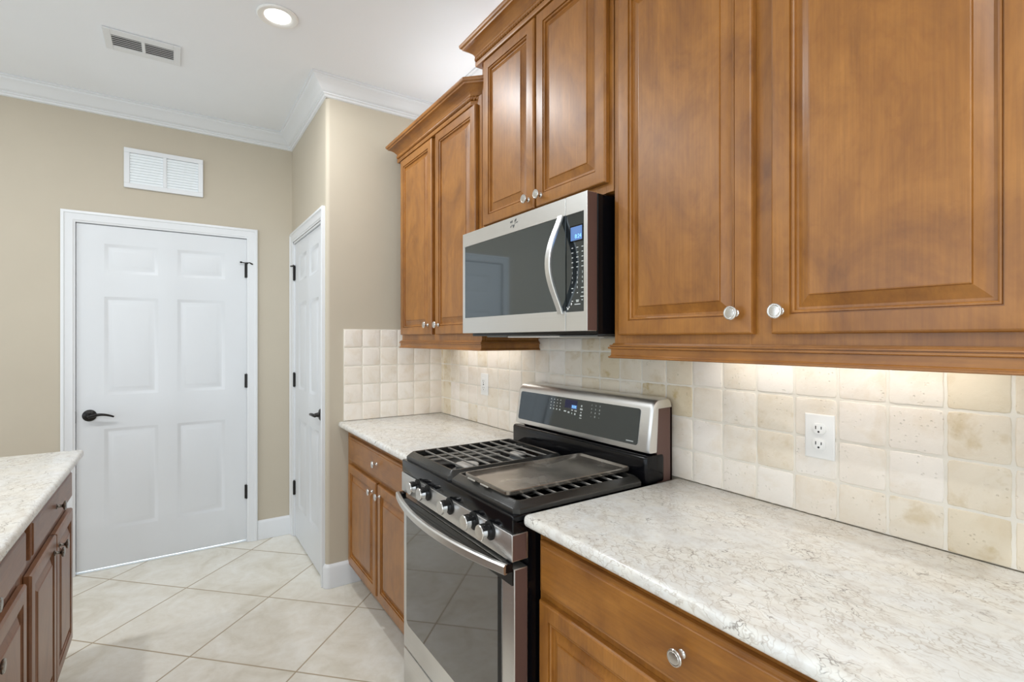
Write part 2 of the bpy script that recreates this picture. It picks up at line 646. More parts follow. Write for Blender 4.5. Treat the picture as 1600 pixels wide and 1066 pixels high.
# unseen sides of the room, with their windows
m = Mesh()
for a, b in ((XL - .1, -2.9), (-.9, .3), (2.3, XR + .1)):
    m.box(a, b, YR - .1, YR, 0, CEIL)
for a, b in ((-2.9, -.9), (.3, 2.3)):
    m.box(a, b, YR - .1, YR, 0, .5)
    m.box(a, b, YR - .1, YR, 2.4, CEIL)
struct(m, 'wall_rear', 'wall', 'beige wall with two windows behind the camera', 'wall')
m = Mesh()
m.box(XR, XR + .1, YR, -3.8, 0, CEIL)
m.box(XR, XR + .1, -1.4, 0, 0, CEIL)
m.box(XR, XR + .1, -3.8, -1.4, 0, .3)
m.box(XR, XR + .1, -3.8, -1.4, 2.4, CEIL)
struct(m, 'wall_right', 'wall', 'beige wall with a large window on the right side of the room', 'wall')

# ceiling crown moulding, one mitred run along the walls
prof = [(0, CEIL), (.090, CEIL), (.090, CEIL - .009), (.083, CEIL - .012), (.080, CEIL - .020), (.072, CEIL - .026), (.060, CEIL - .034), (.048, CEIL - .047),
        (.036, CEIL - .060), (.026, CEIL - .068), (.020, CEIL - .070), (.020, CEIL - .076), (.013, CEIL - .080), (.010, CEIL - .088), (.004, CEIL - .091), (0, CEIL - .092)]
m = Mesh()
m.sweep([(XL, YR), (XL, YP), (XS, YP), (XS, 0), (XR, 0)], [(a, b - .0005) for a, b in prof], lambda a, b, h: Vector((a, b, h)))
struct(m, 'trim_1', 'white', 'white crown moulding along the top of the beige walls', 'crown moulding')

# baseboards
bb = [(0, 0.001), (.014, 0.001), (.014, .112), (.011, .120), (.007, .126), (.003, .131), (0, .131)]


def P3(a, b, h):
    return Vector((a, b, h))


struct(Mesh().sweep([(XL, -.921), (XL, YP - .016)], bb, P3), 'baseboard_left', 'white', 'white baseboard between the two white doors', 'baseboard')
struct(Mesh().sweep([(XL, YR), (XL, -1.935)], bb, P3), 'baseboard_far', 'white', 'white baseboard left of the wide white door', 'baseboard')
cpath = [(-2.887, YP)]
for i in range(7):
    a = -PI / 2 + PI / 2 * i / 6
    cpath.append((XS - r + r * math.cos(a), YP + r + r * math.sin(a)))
cpath.append((XS, -.512))
struct(Mesh().sweep(cpath, bb, P3), 'baseboard_return', 'white', 'white baseboard wrapping the rounded wall corner beside the base cabinet', 'baseboard')

# ------------------------------------------------------------------ doors
CAS = [(0, 0), (0, .017), (.006, .019), (.014, .019), (.018, .015), (.026, .014), (.044, .012), (.052, .012), (.056, .009), (.064, .008), (.064, 0)]


def casing(F, u0, u1, zt, n, z0=.001):
    """trim around three sides; u0,u1,zt are its outer edges"""
    m = Mesh()
    m.sweep([(u0, z0), (u0, zt), (u1, zt), (u1, z0)], CAS, lambda a, b, h: F.p(a, b, n + h))
    return m


def six_panel(F, u0, u1, z0, z1, n, th=.035):
    w = u1 - u0
    st, mid = .125 * w / .88, .095 * w / .88
    pw = (w - 2 * st - mid) / 2
    us = [0, st, st + pw, st + pw + mid, st + 2 * pw + mid, w]
    zs = [0, .222, .825, 1.022, 1.612, 1.752, 1.928, z1 - z0]
    m = Mesh()
    lp = [(0, 0), (.004, -.0015), (.016, -.0085), (.024, -.0085), (.046, -.0025), (.050, -.002)]
    for i in range(5):
        for j in range(7):
            a, b, c, d = u0 + us[i], u0 + us[i + 1], z0 + zs[j], z0 + zs[j + 1]
            if i in (1, 3) and j in (1, 3, 5):
                m.loops(F, a, b, c, d, n, lp)
            else:
                m.face([F.p(a, c, n), F.p(b, c, n), F.p(b, d, n), F.p(a, d, n)])
    bmesh.ops.remove_doubles(m.bm, verts=m.bm.verts, dist=.0002)
    # edges and back
    q = [(u0, z0), (u1, z0), (u1, z1), (u0, z1)]
    for k in range(4):
        (a, c), (b, d) = q[k], q[(k + 1) % 4]
        m.face([F.p(a, c, n), F.p(b, d, n), F.p(b, d, n - th), F.p(a, c, n - th)])
    m.face([F.p(a, b, n - th) for a, b in q])
    return m


def hinge(F, u, z0, z1, n, root, stop=0):
    m = Mesh()
    m.tube([F.p(u, z0, n + .006), F.p(u, z1, n + .006)], .0075, 10)
    m.tube([F.p(u, z0 - .004, n + .006), F.p(u, z0, n + .006)], .005, 8)
    m.tube([F.p(u, z1, n + .006), F.p(u, z1 + .005, n + .006)], .005, 8)
    m.fbox(F, u - .013, u + .013, z0, z1, n - .002, n + .003)
    h = m.build('hinge', 'bronze', root)
    if stop:
        s = Mesh()
        z = z1 + .004
        s.tube([F.p(u, z, n + .008), F.p(u - .014, z, n + .012), F.p(u - .036, z + .002, n + .018)], .0032, 8)
        s.lathe(F.p(u - .030, z + .002, n + .016), F.p(-1, 0, .3), [(0, .005), (.008, .006), (.012, .005)], 10)
        s.tube([F.p(u, z, n + .008), F.p(u + .016, z + .003, n + .014), F.p(u + .034, z - .008, n + .022)], .0045, 8)
        s.lathe(F.p(u, z - .006, n + .008), (0, 0, 1), [(0, .009), (.010, .009)], 12)
        s.build('hinge_stop', 'bronze', h)


def lever(F, u, z, n, side, root, droop=True):
    m = Mesh()
    o = F.p(u, z, n)
    m.lathe(o, F.N, [(0, .034), (.004, .034), (.009, .029), (.011, .024), (.013, .015), (.022, .012), (.030, .0115)], 28)
    h = m.build('door_handle', 'bronze', root)
    l = Mesh()
    pts, rs = [], []
    for i in range(15):
        t = i / 14
        du = side * .115 * t
        dz = -.004 + .012 * math.sin(t * PI * .95) * (1 if droop else .4) - .010 * t * t
        dn = .034 + .010 * math.sin(t * PI)
        pts.append(F.p(u + du, z + dz, n + dn))
        rs.append(.0105 - .0055 * t)
    l.tube([F.p(u, z, n + .026), F.p(u, z, n + .030)] + pts, [.011, .0115] + rs, 12)
    l.build('lever', 'bronze', h)


# wide door in the left wall
d = thing('door_1', (XL, (D1[0] + D1[1]) / 2, 0), 'wide white six-panel door with a dark lever in the left wall', 'door', kind='structure')
casing(FL, -1.932, -.922, 2.118, XL).build('door_casing', 'white', d)
m = Mesh()
m.fbox(FL, D1[0] - .011, D1[0] - .002, .001, 2.062, XL - .08, XL + .004)
m.fbox(FL, D1[1] + .002, D1[1] + .011, .001, 2.062, XL - .08, XL + .004)
m.fbox(FL, D1[0] - .011, D1[1] + .011, 2.053, 2.062, XL - .08, XL + .004)
m.build('door_jamb', 'white', d)
six_panel(FL, D1[0], D1[1], .016, 2.050, XL - .006).build('door_slab', 'door', d)
Mesh().fbox(FL, D1[0], D1[1], .001, .004, XL - .098, XL - .007).build('daylight_catch_strip', 'plastic', d)  # white strip added in the door gap to catch the leaking daylight
for i, (a, b) in enumerate(((.296, .388), (1.046, 1.138), (1.79, 1.884))):
    hinge(FL, D1[1] + .001, a, b, XL - .004, d, i == 2)
lever(FL, -1.806, .925, XL - .006, 1, d)
m = Mesh()
m.fbox(FL, D1[0] - .009, D1[0] - .001, .885, .955, XL - .004, XL + .0065, .002)
m.build('strike_plate', 'bronze', d)

# pantry door
d = thing('door_2', ((D2[0] + D2[1]) / 2, YP, 0), 'narrow white six-panel door seen at a steep angle in the corner', 'door', kind='structure')
casing(FW, XL + .002, -2.889, 2.112, -YP).build('door_casing', 'white', d)
m = Mesh()
m.fbox(FW, D2[0] - .0095, D2[0] - .002, .001, 2.044, -YP - .08, -YP + .004)
m.fbox(FW, D2[1] + .002, D2[1] + .0095, .001, 2.044, -YP - .08, -YP + .004)
m.fbox(FW, D2[0] - .0095, D2[1] + .0095, 2.035, 2.044, -YP - .08, -YP + .004)
m.build('door_jamb', 'white', d)
six_panel(FW, D2[0], D2[1], .012, 2.032, -YP - .006).build('door_slab', 'door', d)
for i, (a, b) in enumerate(((.296, .388), (1.046, 1.138), (1.784, 1.878))):
    hinge(FW, D2[0] + .001, a, b, -YP - .004, d, i == 2)
lever(FW, -3.010, .940, -YP - .006, -1, d, False)

# ------------------------------------------------------------------ grille over the door
g = thing('wall_grille', (XL, -1.4415, 2.41), 'small white louvered grille high on the wall above the wide door', 'vent')
u0, u1, z0, z1 = -1.645, -1.238, 2.291, 2.532
m = Mesh()
fw = .028
for a, b, c, e in ((u0, u1, z1 - fw, z1), (u0, u1, z0, z0 + fw), (u0, u0 + fw, z0 + fw, z1 - fw), (u1 - fw, u1, z0 + fw, z1 - fw), ((u0 + u1) / 2 - .010, (u0 + u1) / 2 + .010, z0 + fw, z1 - fw)):
    m.fbox(FL, a, b, c, e, XL + .001, XL + .016, .002, 1)
m.build('grille_frame', 'white', g)
um = (u0 + u1) / 2
for a, b in ((u0 + fw, um - .010), (um + .010, u1 - fw)):
    m = Mesh()
    zt, zb = z1 - fw, z0 + fw
    k = 11
    for i in range(k):
        zc = zb + (zt - zb) * (i + .5) / k
        h = (zt - zb) / k
        m.face([FL.p(a, zc - h * .55, XL + .013), FL.p(b, zc - h * .55, XL + .013), FL.p(b, zc + h * .42, XL + .0075), FL.p(a, zc + h * .42, XL + .0075)])
        m.face([FL.p(a, zc - h * .55, XL + .013), FL.p(b, zc - h * .55, XL + .013), FL.p(b, zc - h * .55, XL + .004), FL.p(a, zc - h * .55, XL + .004)])
    m.fbox(FL, a, b, zb, zt, XL + .001, XL + .003)
    m.build('louver_bank', 'louver', g, recalc=False)

# ------------------------------------------------------------------ ceiling vent and recessed lights
vx0, vx1, vy0, vy1 = -3.125, -2.924, -1.668, -1.366
v = thing('ceiling_vent', ((vx0 + vx1) / 2, (vy0 + vy1) / 2, CEIL), 'white rectangular air vent with dark slots in the ceiling', 'vent')
m = Mesh()
sx0, sx1, sy0, sy1 = vx0 + .042, vx1 - .048, vy0 + .030, vy1 - .030
ym = (sy0 + sy1) / 2
zc = CEIL - .001
for a, b, c, e in ((vx0, vx1, vy0, sy0), (vx0, vx1, sy1, vy1), (vx0, sx0, sy0, sy1), (sx1, vx1, sy0, sy1), (sx0, sx1, ym - .007, ym + .007)):
    m.box(a, b, c, e, zc - .007, zc, .0015, 1)
m.build('vent_frame', 'white', v)
Mesh().box(sx0, sx1, sy0, sy1, zc - .0012, zc).build('duct_opening', 'duct', v)
for a, b in ((sy0, ym - .007), (ym + .007, sy1)):
    m = Mesh()
    for i in range(6):
        x = sx0 + (sx1 - sx0) * (i + .5) / 6
        m.face([Vector((x + .0055, a, zc - .0068)), Vector((x + .0055, b, zc - .0068)), Vector((x - .0080, b, zc - .0040)), Vector((x - .0080, a, zc - .0040))])
    m.build('vent_blade', 'white', v, recalc=False)

for i, (lx, ly) in enumerate([(x, y) for x in (-2.41, .45) for y in (-1.016, -2.15, -3.3)]):
    if i == 0:
        proto = thing('recessed_light', (lx, ly, CEIL), 'round white recessed light glowing in the ceiling', 'ceiling light', 'recessed ceiling lights')
        m = Mesh()
        m.lathe((lx, ly, CEIL - .001), (0, 0, -1), [(0, .084), (.004, .084), (.008, .080), (.008, .066), (.004, .056), (.001, .053)], 40)
        rim = m.build('trim_ring', 'plastic', proto)
        lens = Mesh().lathe((lx, ly, CEIL - .0025), (0, 0, -1), [(0, .0525), (.002, .052)], 40).build('lens', 'lens', proto)
    elif i == 1:
        q = proto.copy()
        COL.objects.link(q)
        q.location = (lx, ly, CEIL)
        for c_ in (rim, lens):
            k = c_.copy()
            COL.objects.link(k)
            k.parent = q
        q['label'] = 'round recessed ceiling light over the aisle outside the frame'

# ------------------------------------------------------------------ backsplash
PX, PZ = .1064, .104
TZ0 = .910


def splash(F, n, us, ucut, ztops, root):
    """tiles: us = grout line positions; ztops(u)-> top of the field there"""
    m = Mesh()
    ly = m.bm.faces.layers.float.new('rust')
    gap = .0030
    for a, b in zip(us, us[1:]):
        top = ztops((a + b) / 2)
        for k in range(6):
            z0, z1 = TZ0 + PZ * k, TZ0 + PZ * (k + 1)
            if k == 0:
                z0 = .9165 - gap
            if z0 > top - .012:
                continue
            z1 = min(z1, top)
            a0, b0 = max(a, ucut[0]) + gap, min(b, ucut[1]) - gap
            if b0 - a0 < .01:
                continue
            c0, c1 = z0 + gap, z1 - gap
            out = []
            q = [(a0, c0), (b0, c0), (b0, c1), (a0, c1)]
            steps = 9
            for e in range(4):
                (pa, pz), (qa, qz) = q[e], q[(e + 1) % 4]
                for i in range(steps):
                    t = i / steps
                    out.append([pa + (qa - pa) * t, pz + (qz - pz) * t])
            cu, cz = (a0 + b0) / 2, (c0 + c1) / 2
            sd = random.random() * 100
            ring0, ring1, ring2, ring3 = [], [], [], []
            dn = random.uniform(-.0006, .0008)
            for i, (x, z) in enumerate(out):
                w = noise.noise(Vector((x * 90 + sd, z * 90, sd))) * .0018
                if i % steps == 0:
                    w -= .0022
                dx, dz = x - cu, z - cz
                l = math.hypot(dx, dz)
                fx, fz = dx / l, dz / l
                x0_, z0_ = x + fx * w, z + fz * w
                ring0.append(F.p(x0_, z0_, n + .002))
                ring1.append(F.p(x0_, z0_, n + .0082 + dn))
                ring2.append(F.p(x0_ - fx * .0010, z0_ - fz * .0010, n + .0096 + dn))
                ring3.append(F.p(x0_ - fx * .0026, z0_ - fz * .0026, n + .0100 + dn))
            nf = len(m.bm.faces)
            m.rings([ring0, ring1, ring2, ring3])
            m.bm.faces.ensure_lookup_table()
            ru = 0.0
            if F is FW:
                if -1.55 < cu < -.98:
                    ru = random.choice((.45, .7, .9, 1)) if cz > 1.12 else .2
                elif cu > -.36:
                    ru = random.choice((.3, .55, .8))
                elif cu < -2.76:
                    ru = .8
                else:
                    ru = random.choice((0, 0, .05, .1, .2, .45))
            for q in range(nf, len(m.bm.faces)):
                m.bm.faces[q][ly] = ru
    return m.build('wall_tiles', 'trav', root, ang=50)


b = thing('tile_backsplash', (-1.5, 0, .915), 'cream tumbled stone tile backsplash on the long wall behind the range', 'backsplash')
us = [-.593 + PX * k for k in range(-22, 6)]


def ztop(u):
    if u < -2.735:
        return 1.433
    if -1.836 < u < -1.075:
        return 1.380
    return 1.358


XE = -.145                              # right end of the cabinet run
splash(FW, .0, us, (XS + .0115, XE), ztop, b)
m = Mesh()
m.fbox(FW, XS + .0095, XE, .9165, 1.357, .001, .0080)
m.fbox(FW, XS + .0095, -2.739, 1.357, 1.431, .001, .0080)
m.fbox(FW, -1.834, -1.076, 1.357, 1.379, .001, .0080)
m.build('grout', 'grout', b)
b = thing('tile_backsplash', (XS, -.3, .915), 'small cream stone tile backsplash on the short side wall left of the worktop', 'backsplash')
us2 = [-.607 + .1045 * k for k in range(0, 7)]
splash(FL, XS, us2, (-.607, -.0005), lambda u: 1.433, b)
Mesh().fbox(FL, -.607, -.001, .9165, 1.431, XS + .001, XS + .0080).build('grout', 'grout', b)

# ------------------------------------------------------------------ cabinets
DOORLP = [(0, -.016), (0, -.006), (.002, -.0022), (.005, -.0004), (.008, 0), (.0405, 0), (.0410, -.0055), (.0430, -.0055), (.0440, -.0030), (.0465, -.0028), (.0490, -.0045), (.0500, -.0105), (.0550, -.0110), (.062, -.0088), (.070, -.0050), (.0772, -.0018), (.0782, -.0022), (.0790, .0003), (.0810, .0008)]
DRAWLP = [(0, -.016), (0, -.008), (.002, -.0055), (.006, -.0042), (.0085, -.0040), (.0105, -.0012), (.0125, 0), (.0145, 0)]


def knob(F, u, z, n, mat, parent):
    m = Mesh()
    m.lathe(F.p(u, z, n), F.N, [(0, .0085), (.002, .0085), (.004, .0062), (.008, .0048), (.014, .0048), (.017, .0075), (.0195, .0135), (.0215, .0160), (.0240, .0162), (.0258, .0150), (.0262, .0125), (.0258, .0115), (.0266, .0108), (.0270, .004), (.0270, 0)], 28)
    return m.build('knob', mat, parent)


def front(kind, F, u0, u1, z0, z1, n, root, mat, kn=None, kmat='nickel', name=None):
    m = Mesh()
    m.loops(F, u0, u1, z0, z1, n, DOORLP if kind == 'door' else DRAWLP, back=n - .0185)
    o = m.build(kind, mat, root, origin=None, ang=14)
    if kn:
        knob(F, kn[0], kn[1], n + .0002, kmat, o)
    return o


def face_frame(F, u0, u1, z0, z1, n, uprights, rails, root, mat, th=.019):
    """uprights: [(a,b)], rails: [(c,d)]"""
    m = Mesh()
    for a, b in uprights:
        m.fbox(F, a, b, z0, z1, n - th, n, .0012, 1)
    for c, e in rails:
        for (a, b), (a2, b2) in zip(uprights, uprights[1:]):
            m.fbox(F, b - .0005, a2 + .0005, c, e, n - th, n - .0003)
    return m.build('face_frame', mat, root)


NF, ND = .311, .331                     # wall cabinets: frame face and door face distance from the wall
CROWN = [(0, 0), (.020, 0), (.0215, .003), (.0215, .017), (.0195, .020), (.0095, .0205), (.0095, .0395), (.021, .040), (.0235, .0435), (.0235, .047), (.027, .052), (.035, .061), (.045, .069), (.055, .0745), (.062, .0765), (.064, .082), (.070, .085), (.073, .091), (.073, .098), (0, .098)]
ROPE_AT = (.0180, .0300)


def rope(path, root, zb, rad=.0088):
    """twisted bead following the crown"""
    m = Mesh()
    P = [Vector((a, b)) for a, b in path]
    pts = []
    for i in range(len(P)):
        d0 = (P[i] - P[i - 1]).normalized() if i else None
        d1 = (P[i + 1] - P[i]).normalized() if i < len(P) - 1 else None
        n0 = Vector((d0.y, -d0.x)) if d0 else None
        n1 = Vector((d1.y, -d1.x)) if d1 else None
        bb_ = (n0 + n1) / (1 + n0.dot(n1)) if n0 and n1 else (n0 or n1)
        pts.append(P[i] + bb_ * ROPE_AT[0])
    s = 0.0
    for i, (a, b) in enumerate(zip(pts, pts[1:])):
        dv = (b - a)
        L = dv.length
        if L < .002:
            continue
        k = max(2, int(L / .0022))
        t = Vector((dv.x / L, dv.y / L, 0))
        e1 = Vector((t.y, -t.x, 0))
        e2 = Vector((0, 0, 1))
        rr = []
        for q in range(k + 1):
            c = Vector((a.x, a.y, zb + ROPE_AT[1])) + t * (L * q / k)
            ring = []
            for j in range(10):
                an = 2 * PI * j / 10
                rj = rad * (1 + .30 * math.cos(2 * (an - (s + L * q / k) * 2 * PI / .030)))
                ring.append(c + e1 * math.cos(an) * rj + e2 * math.sin(an) * rj)
            rr.append(ring)
        m.rings(rr)
        s += L
    return m.build('rope_bead', 'woodx', root, ang=80)


def upper(label, x0, x1, z0, z1, doors, zd0, zd1, knobs, ztc, leftret, rightret, rail=None, stiles=None, right_side_overhang=True):
    root = thing('wall_cabinet', ((x0 + x1) / 2, 0, z0), label, 'cabinet', 'stained wood cabinets along the range wall')
    m = Mesh()
    m.box(x0, x1, -NF + .019, -.001, z0 + (.012 if rail else 0), z1)
    m.build('carcass', 'wood', root)
    st = stiles or [(x0, doors[0][0] + .015), (doors[0][1] - .012, doors[1][0] + .012), (doors[1][1] - .015, x1)]
    face_frame(FW, x0, x1, z0, z1, NF, st, [(z0, zd0 + .012), (zd1 - .012, z1)], root, 'wood')
    for (a, b), kn in zip(doors, knobs):
        front('door', FW, a, b, zd0, zd1, ND, root, 'wood', kn)
    # crown: travel so that the outside is on the right hand
    path = []
    if leftret:
        path.append((x0, -.003))
    path.append((x0, -NF))
    if rightret == 'angled':
        path += [(x1 - .066, -NF), (x1 - .002, -NF + .064)]
    elif rightret == 'square':
        path += [(x1, -NF), (x1, -.003)]
    else:
        path.append((x1, -NF))
    # sweep needs right-hand side pointing at the room: go left to right along the front
    cm = Mesh()
    cm.sweep(path, [(o, ztc - .098 + h) for o, h in CROWN], P3)
    c = cm.build('crown_moulding', 'woodx', root)
    rope(path, c, ztc - .098)
    if rail:
        rp = [(x0, -.003), (x0, -NF), (x1, -NF), (x1, -.012)]
        RL = [(-.012, 0), (.011, 0), (.0135, .002), (.0135, .005), (.0095, .0058), (.0095, .0072), (.0075, .0095), (.0075, .0265), (.0125, .0275), (.0140, .0290), (.0140, .0325), (.0085, .0332), (.0085, .0345), (.0110, .0352), (.0110, .0385), (.0050, .0392), (.0030, .044), (-.012, .044)]
        Mesh().sweep(rp, [(o, rail + h) for o, h in RL], P3).build('light_rail', 'woodx', root)
        Mesh().box(x0 + .06, x1 - .06, -.13, -.05, z0 + .0005, z0 + .012, .002, 1).build('light_bar', 'plastic', root)
    Mesh().box(x0 + .05, x1 - .05, -.145, -.095, z1 + .0005, z1 + .012, .002, 1).build('light_bar', 'plastic', root)
    return root


UL = (-2.737, -1.842)
UM = (-1.838, -1.071)
UR = (-1.067, -.147)
upper('stained wood wall cabinet left of the microwave, with two tall doors and rope-beaded crown', UL[0], UL[1], 1.352, 2.415,
      [(-2.717, -2.306), (-2.262, -1.868)], 1.397, 2.379, [(-2.343, 1.445), (-2.222, 1.443)], 2.480, True, 'angled', 1.324,
      [(UL[0], -2.700), (-2.32, -2.248), (-1.885, UL[1])])
upper('stained wood wall cabinet above the microwave, taller crown, two knobs side by side', UM[0], UM[1], 1.814, 2.56,
      [(-1.800, -1.447), (-1.434, -1.088)], 1.842, 2.523, [(-1.475, 1.877), (-1.402, 1.877)], 2.626, True, 'square', None)
upper('large stained wood wall cabinet right of the microwave, doors filling the upper right', UR[0], UR[1], 1.352, 2.415,
      [(-1.037, -.630), (-.588, -.180)], 1.385, 2.379, [(-.667, 1.433), (-.566, 1.433)], 2.480, False, 'square', 1.318)


def base(name, label, F, u0, u1, z1, nf, nback, drawers, doors, root_loc, mats, kmat, group, ufill=None, stiles=None, zsplit=(.690, .706)):
    """drawers/doors: [(a,b,c,d,knob)]"""
    wd, wx = mats
    root = thing(name, root_loc, label, 'cabinet', group)
    n1 = nf - .019
    Mesh().fbox(F, u0, u1, .112, z1, nback, n1).build('carcass', wd, root)
    face_frame(F, u0, u1, .112, z1, nf, stiles, [(.112, .150), (zsplit[0] - .015, zsplit[1] + .015), (.835, z1)], root, wd)
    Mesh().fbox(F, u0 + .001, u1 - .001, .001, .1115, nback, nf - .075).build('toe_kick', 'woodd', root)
    for a, b, c, e, kn in drawers:
        front('drawer', F, a, b, c, e, nf + .020, root, wx, kn, kmat)
    for a, b, c, e, kn in doors:
        front('door', F, a, b, c, e, nf + .020, root, wd, kn, kmat)
    return root


NB = .580
base('base_cabinet', 'stained wood base cabinet in the corner left of the range, one drawer over two doors', FW, XS + .002, -1.854, .880, NB, .02,
     [(-2.800, -1.872, .712, .840, (-2.322, .785))],
     [(-2.800, -2.345, .150, .688, (-2.386, .640)), (-2.322, -1.872, .150, .688, (-2.282, .642))],
     (-2.36, -.3, 0), ('wood', 'woodx'), 'nickel', 'stained wood cabinets along the range wall',
     stiles=[(XS + .002, -2.78), (-2.36, -2.305), (-1.89, -1.854)])
base('base_cabinet', 'stained wood base cabinet right of the range, wide drawer with one round knob', FW, -1.075, XE, .880, NB, .02,
     [(-1.058, -.163, .712, .846, (-.607, .782))],
     [(-1.058, -.622, .150, .690, (-.665, .640)), (-.600, -.163, .150, .690, (-.556, .640))],
     (-.61, -.3, 0), ('wood', 'woodx'), 'nickel', 'stained wood cabinets along the range wall',
     stiles=[(-1.075, -1.04), (-.64, -.582), (-.18, XE)])

# worktops on the range wall


def worktop(name_label, x0, x1, y0, y1, loc, z0=.8825, z1=.9150):
    m = Mesh()
    m.box(x0, x1, y0, y1, z0, z1, .013, 4)
    o = m.build('worktop', 'quartz', None, origin=loc)
    return tag(o, name_label, 'countertop')


worktop('short veined quartz worktop in the corner left of the range', XS + .0015, -1.851, -.637, -.0005, (-2.36, -.32, .8825))
worktop('long veined quartz worktop running to the right of the range', -1.079, XE + .012, -.637, -.0005, (-.6, -.32, .8825))

# ------------------------------------------------------------------ island
NI = -1.755
isl_mats = ('island', 'islandx')
base('island_cabinet', 'island base cabinet at the far end facing the range, drawer over two doors', FI, 1.960, 2.705, .880, NI, -2.60,
     [(1.993, 2.682, .732, .846, (2.345, .789))],
     [(1.980, 2.352, .160, .690, (2.312, .637)), (2.358, 2.692, .160, .690, (2.396, .637))],
     (-2.33, -2.0, 0), isl_mats, 'pewter', 'island cabinets',
     stiles=[(1.960, 1.998), (2.335, 2.375), (2.678, 2.705)], zsplit=(.692, .730))
base('island_cabinet', 'island base cabinet nearest the camera, cut by the left edge of the photo', FI, 1.130, 1.958, .880, NI, -2.60,
     [(1.165, 1.922, .732, .846, (1.545, .789))],
     [(1.150, 1.535, .160, .690, (1.50, .640)), (1.545, 1.925, .160, .690, (1.572, .640))],
     (-1.54, -2.0, 0), isl_mats, 'pewter', 'island cabinets',
     stiles=[(1.130, 1.17), (1.52, 1.56), (1.905, 1.958)], zsplit=(.692, .730))
worktop('veined quartz worktop on the island at the lower left', -2.742, -1.095, -2.62, -1.706, (-1.9, -2.15, .8825))

# ------------------------------------------------------------------ microwave
mx0, mx1 = -1.846, -1.089
r_ = thing('microwave', ((mx0 + mx1) / 2, -.2, 1.386), 'stainless over-the-range microwave with a black glass door and curved handle', 'microwave')
m = Mesh()
m.box(mx0 + .003, mx1 - .003, -.356, -.013, 1.386, 1.806, .003, 1)
m.build('body', 'black', r_)
XD = -1.187
# door
m = Mesh()
zb, zt = 1.398, 1.806
wx0, wx1, wz0, wz1 = -1.829, -1.190, 1.460, 1.752
for a, b, c, e in ((mx0, XD, wz1, zt), (mx0, XD, zb, wz0), (mx0, wx0, wz0 - .001, wz1 + .001)):
    m.fbox(FW, a, b, c, e, .362, .400, .0007, 1)
m.fbox(FW, wx0 - .001, XD, wz0 - .001, wz1 + .001, .362, .390)
dr = m.build('door', 'steel', r_)
Mesh().fbox(FW, wx0, XD - .001, wz0, wz1, .390, .3985, .001, 1).build('door_glass', 'mwglass', dr)
m = Mesh()
pts, nn = [], []
for i in range(25):
    t = i / 24
    z = 1.452 + (1.752 - 1.452) * t
    d_ = .4005 + .050 * (math.sin(PI * t) ** 1.25 if 0 < t < 1 else 0)
    pts.append(FW.p(-1.204, z, d_ + .004))
for i in range(25):
    tg = (pts[min(i + 1, 24)] - pts[max(i - 1, 0)]).normalized()
    nn.append(Vector((1, 0, 0)).cross(tg).normalized())
m.ribbon(pts, (1, 0, 0), .024, nn, .010)
m.build('handle', 'steelz', dr)
# control column
m = Mesh()
px0, px1, pz0, pz1 = -1.183, -1.104, 1.456, 1.751
for a, b, c, e in ((XD + .002, mx1, pz1, zt), (XD + .002, mx1, zb, pz0), (px1, mx1, pz0 - .001, pz1 + .001)):
    m.fbox(FW, a, b, c, e, .362, .400, .0007, 1)
m.fbox(FW, XD + .002, px1 + .001, pz0 - .001, pz1 + .001, .362, .390)
cp = m.build('control_column', 'steel', r_)
Mesh().box(mx1 - .0005, mx1 + .0006, -.398, -.362, zb + .002, zt - .002).build('side_reflection_strip', 'brown', cp)  # thin strip added to carry the brown reflection on the steel side
Mesh().fbox(FW, px0 - .001, px1, pz0, pz1, .390, .3985, .001, 1).build('control_panel', 'bglass', cp)
Mesh().fbox(FW, -1.168, -1.108, 1.664, 1.714, .3985, .3990).build('display_bezel', 'black', cp)
dsp = Mesh().fbox(FW, -1.163, -1.112, 1.669, 1.710, .3990, .3994).build('display', 'disp', cp)
Mesh().text('8:24', .017, FW, -1.129, 1.680, .3996).build('display_digits', 'digit', dsp, smooth=False)
m = Mesh()
rnd = random.Random(3)
for j in range(5):
    for i in range(3):
        w = rnd.uniform(.006, .010)
        m.fbox(FW, -1.160 + i * .0225 - w / 2 + .004, -1.160 + i * .0225 + w / 2 + .004, 1.646 - j * .0145, 1.6485 - j * .0145, .3985, .3988)
for j, row in enumerate(('123', '456', '789', ' 0 ')):
    for i, ch in enumerate(row):
        if ch != ' ':
            m.text(ch, .0095, FW, -1.156 + i * .0225, 1.572 - j * .0145, .3987)
for i, (a, z, w) in enumerate(((-1.156, 1.526, .009), (-1.111, 1.526, .011), (-1.156, 1.514, .007), (-1.133, 1.512, .005), (-1.111, 1.512, .008), (-1.112, 1.500, .014), (-1.156, 1.488, .007), (-1.133, 1.490, .013), (-1.133, 1.486, .011), (-1.112, 1.490, .006), (-1.133, 1.478, .026))):
    m.fbox(FW, a - w / 2, a + w / 2, z - .0013, z + .0013, .3985, .3988)
m.build('button_markings', 'mark', cp, smooth=False)
# worn bright flecks and emblem
m = Mesh()
for a, z, w, h in ((-1.176, 1.466, .008, .006), (-1.170, 1.471, .004, .005), (-1.181, 1.470, .003, .004), (-1.160, 1.480, .005, .009)):
    m.face([FW.p(a - w / 2, z - h * .3, .3989), FW.p(a, z - h / 2, .3989), FW.p(a + w / 2, z - h * .1, .3989), FW.p(a + w * .2, z + h / 2, .3989), FW.p(a - w * .4, z + h * .3, .3989)])
m.build('worn_spot', 'plastic', cp, smooth=False)


def marks(polys, F, u, z, n, k):
    m = Mesh()
    for pl in polys:
        m.face([F.p(u + a * k, z + b * k, n) for a, b in pl])
    return m


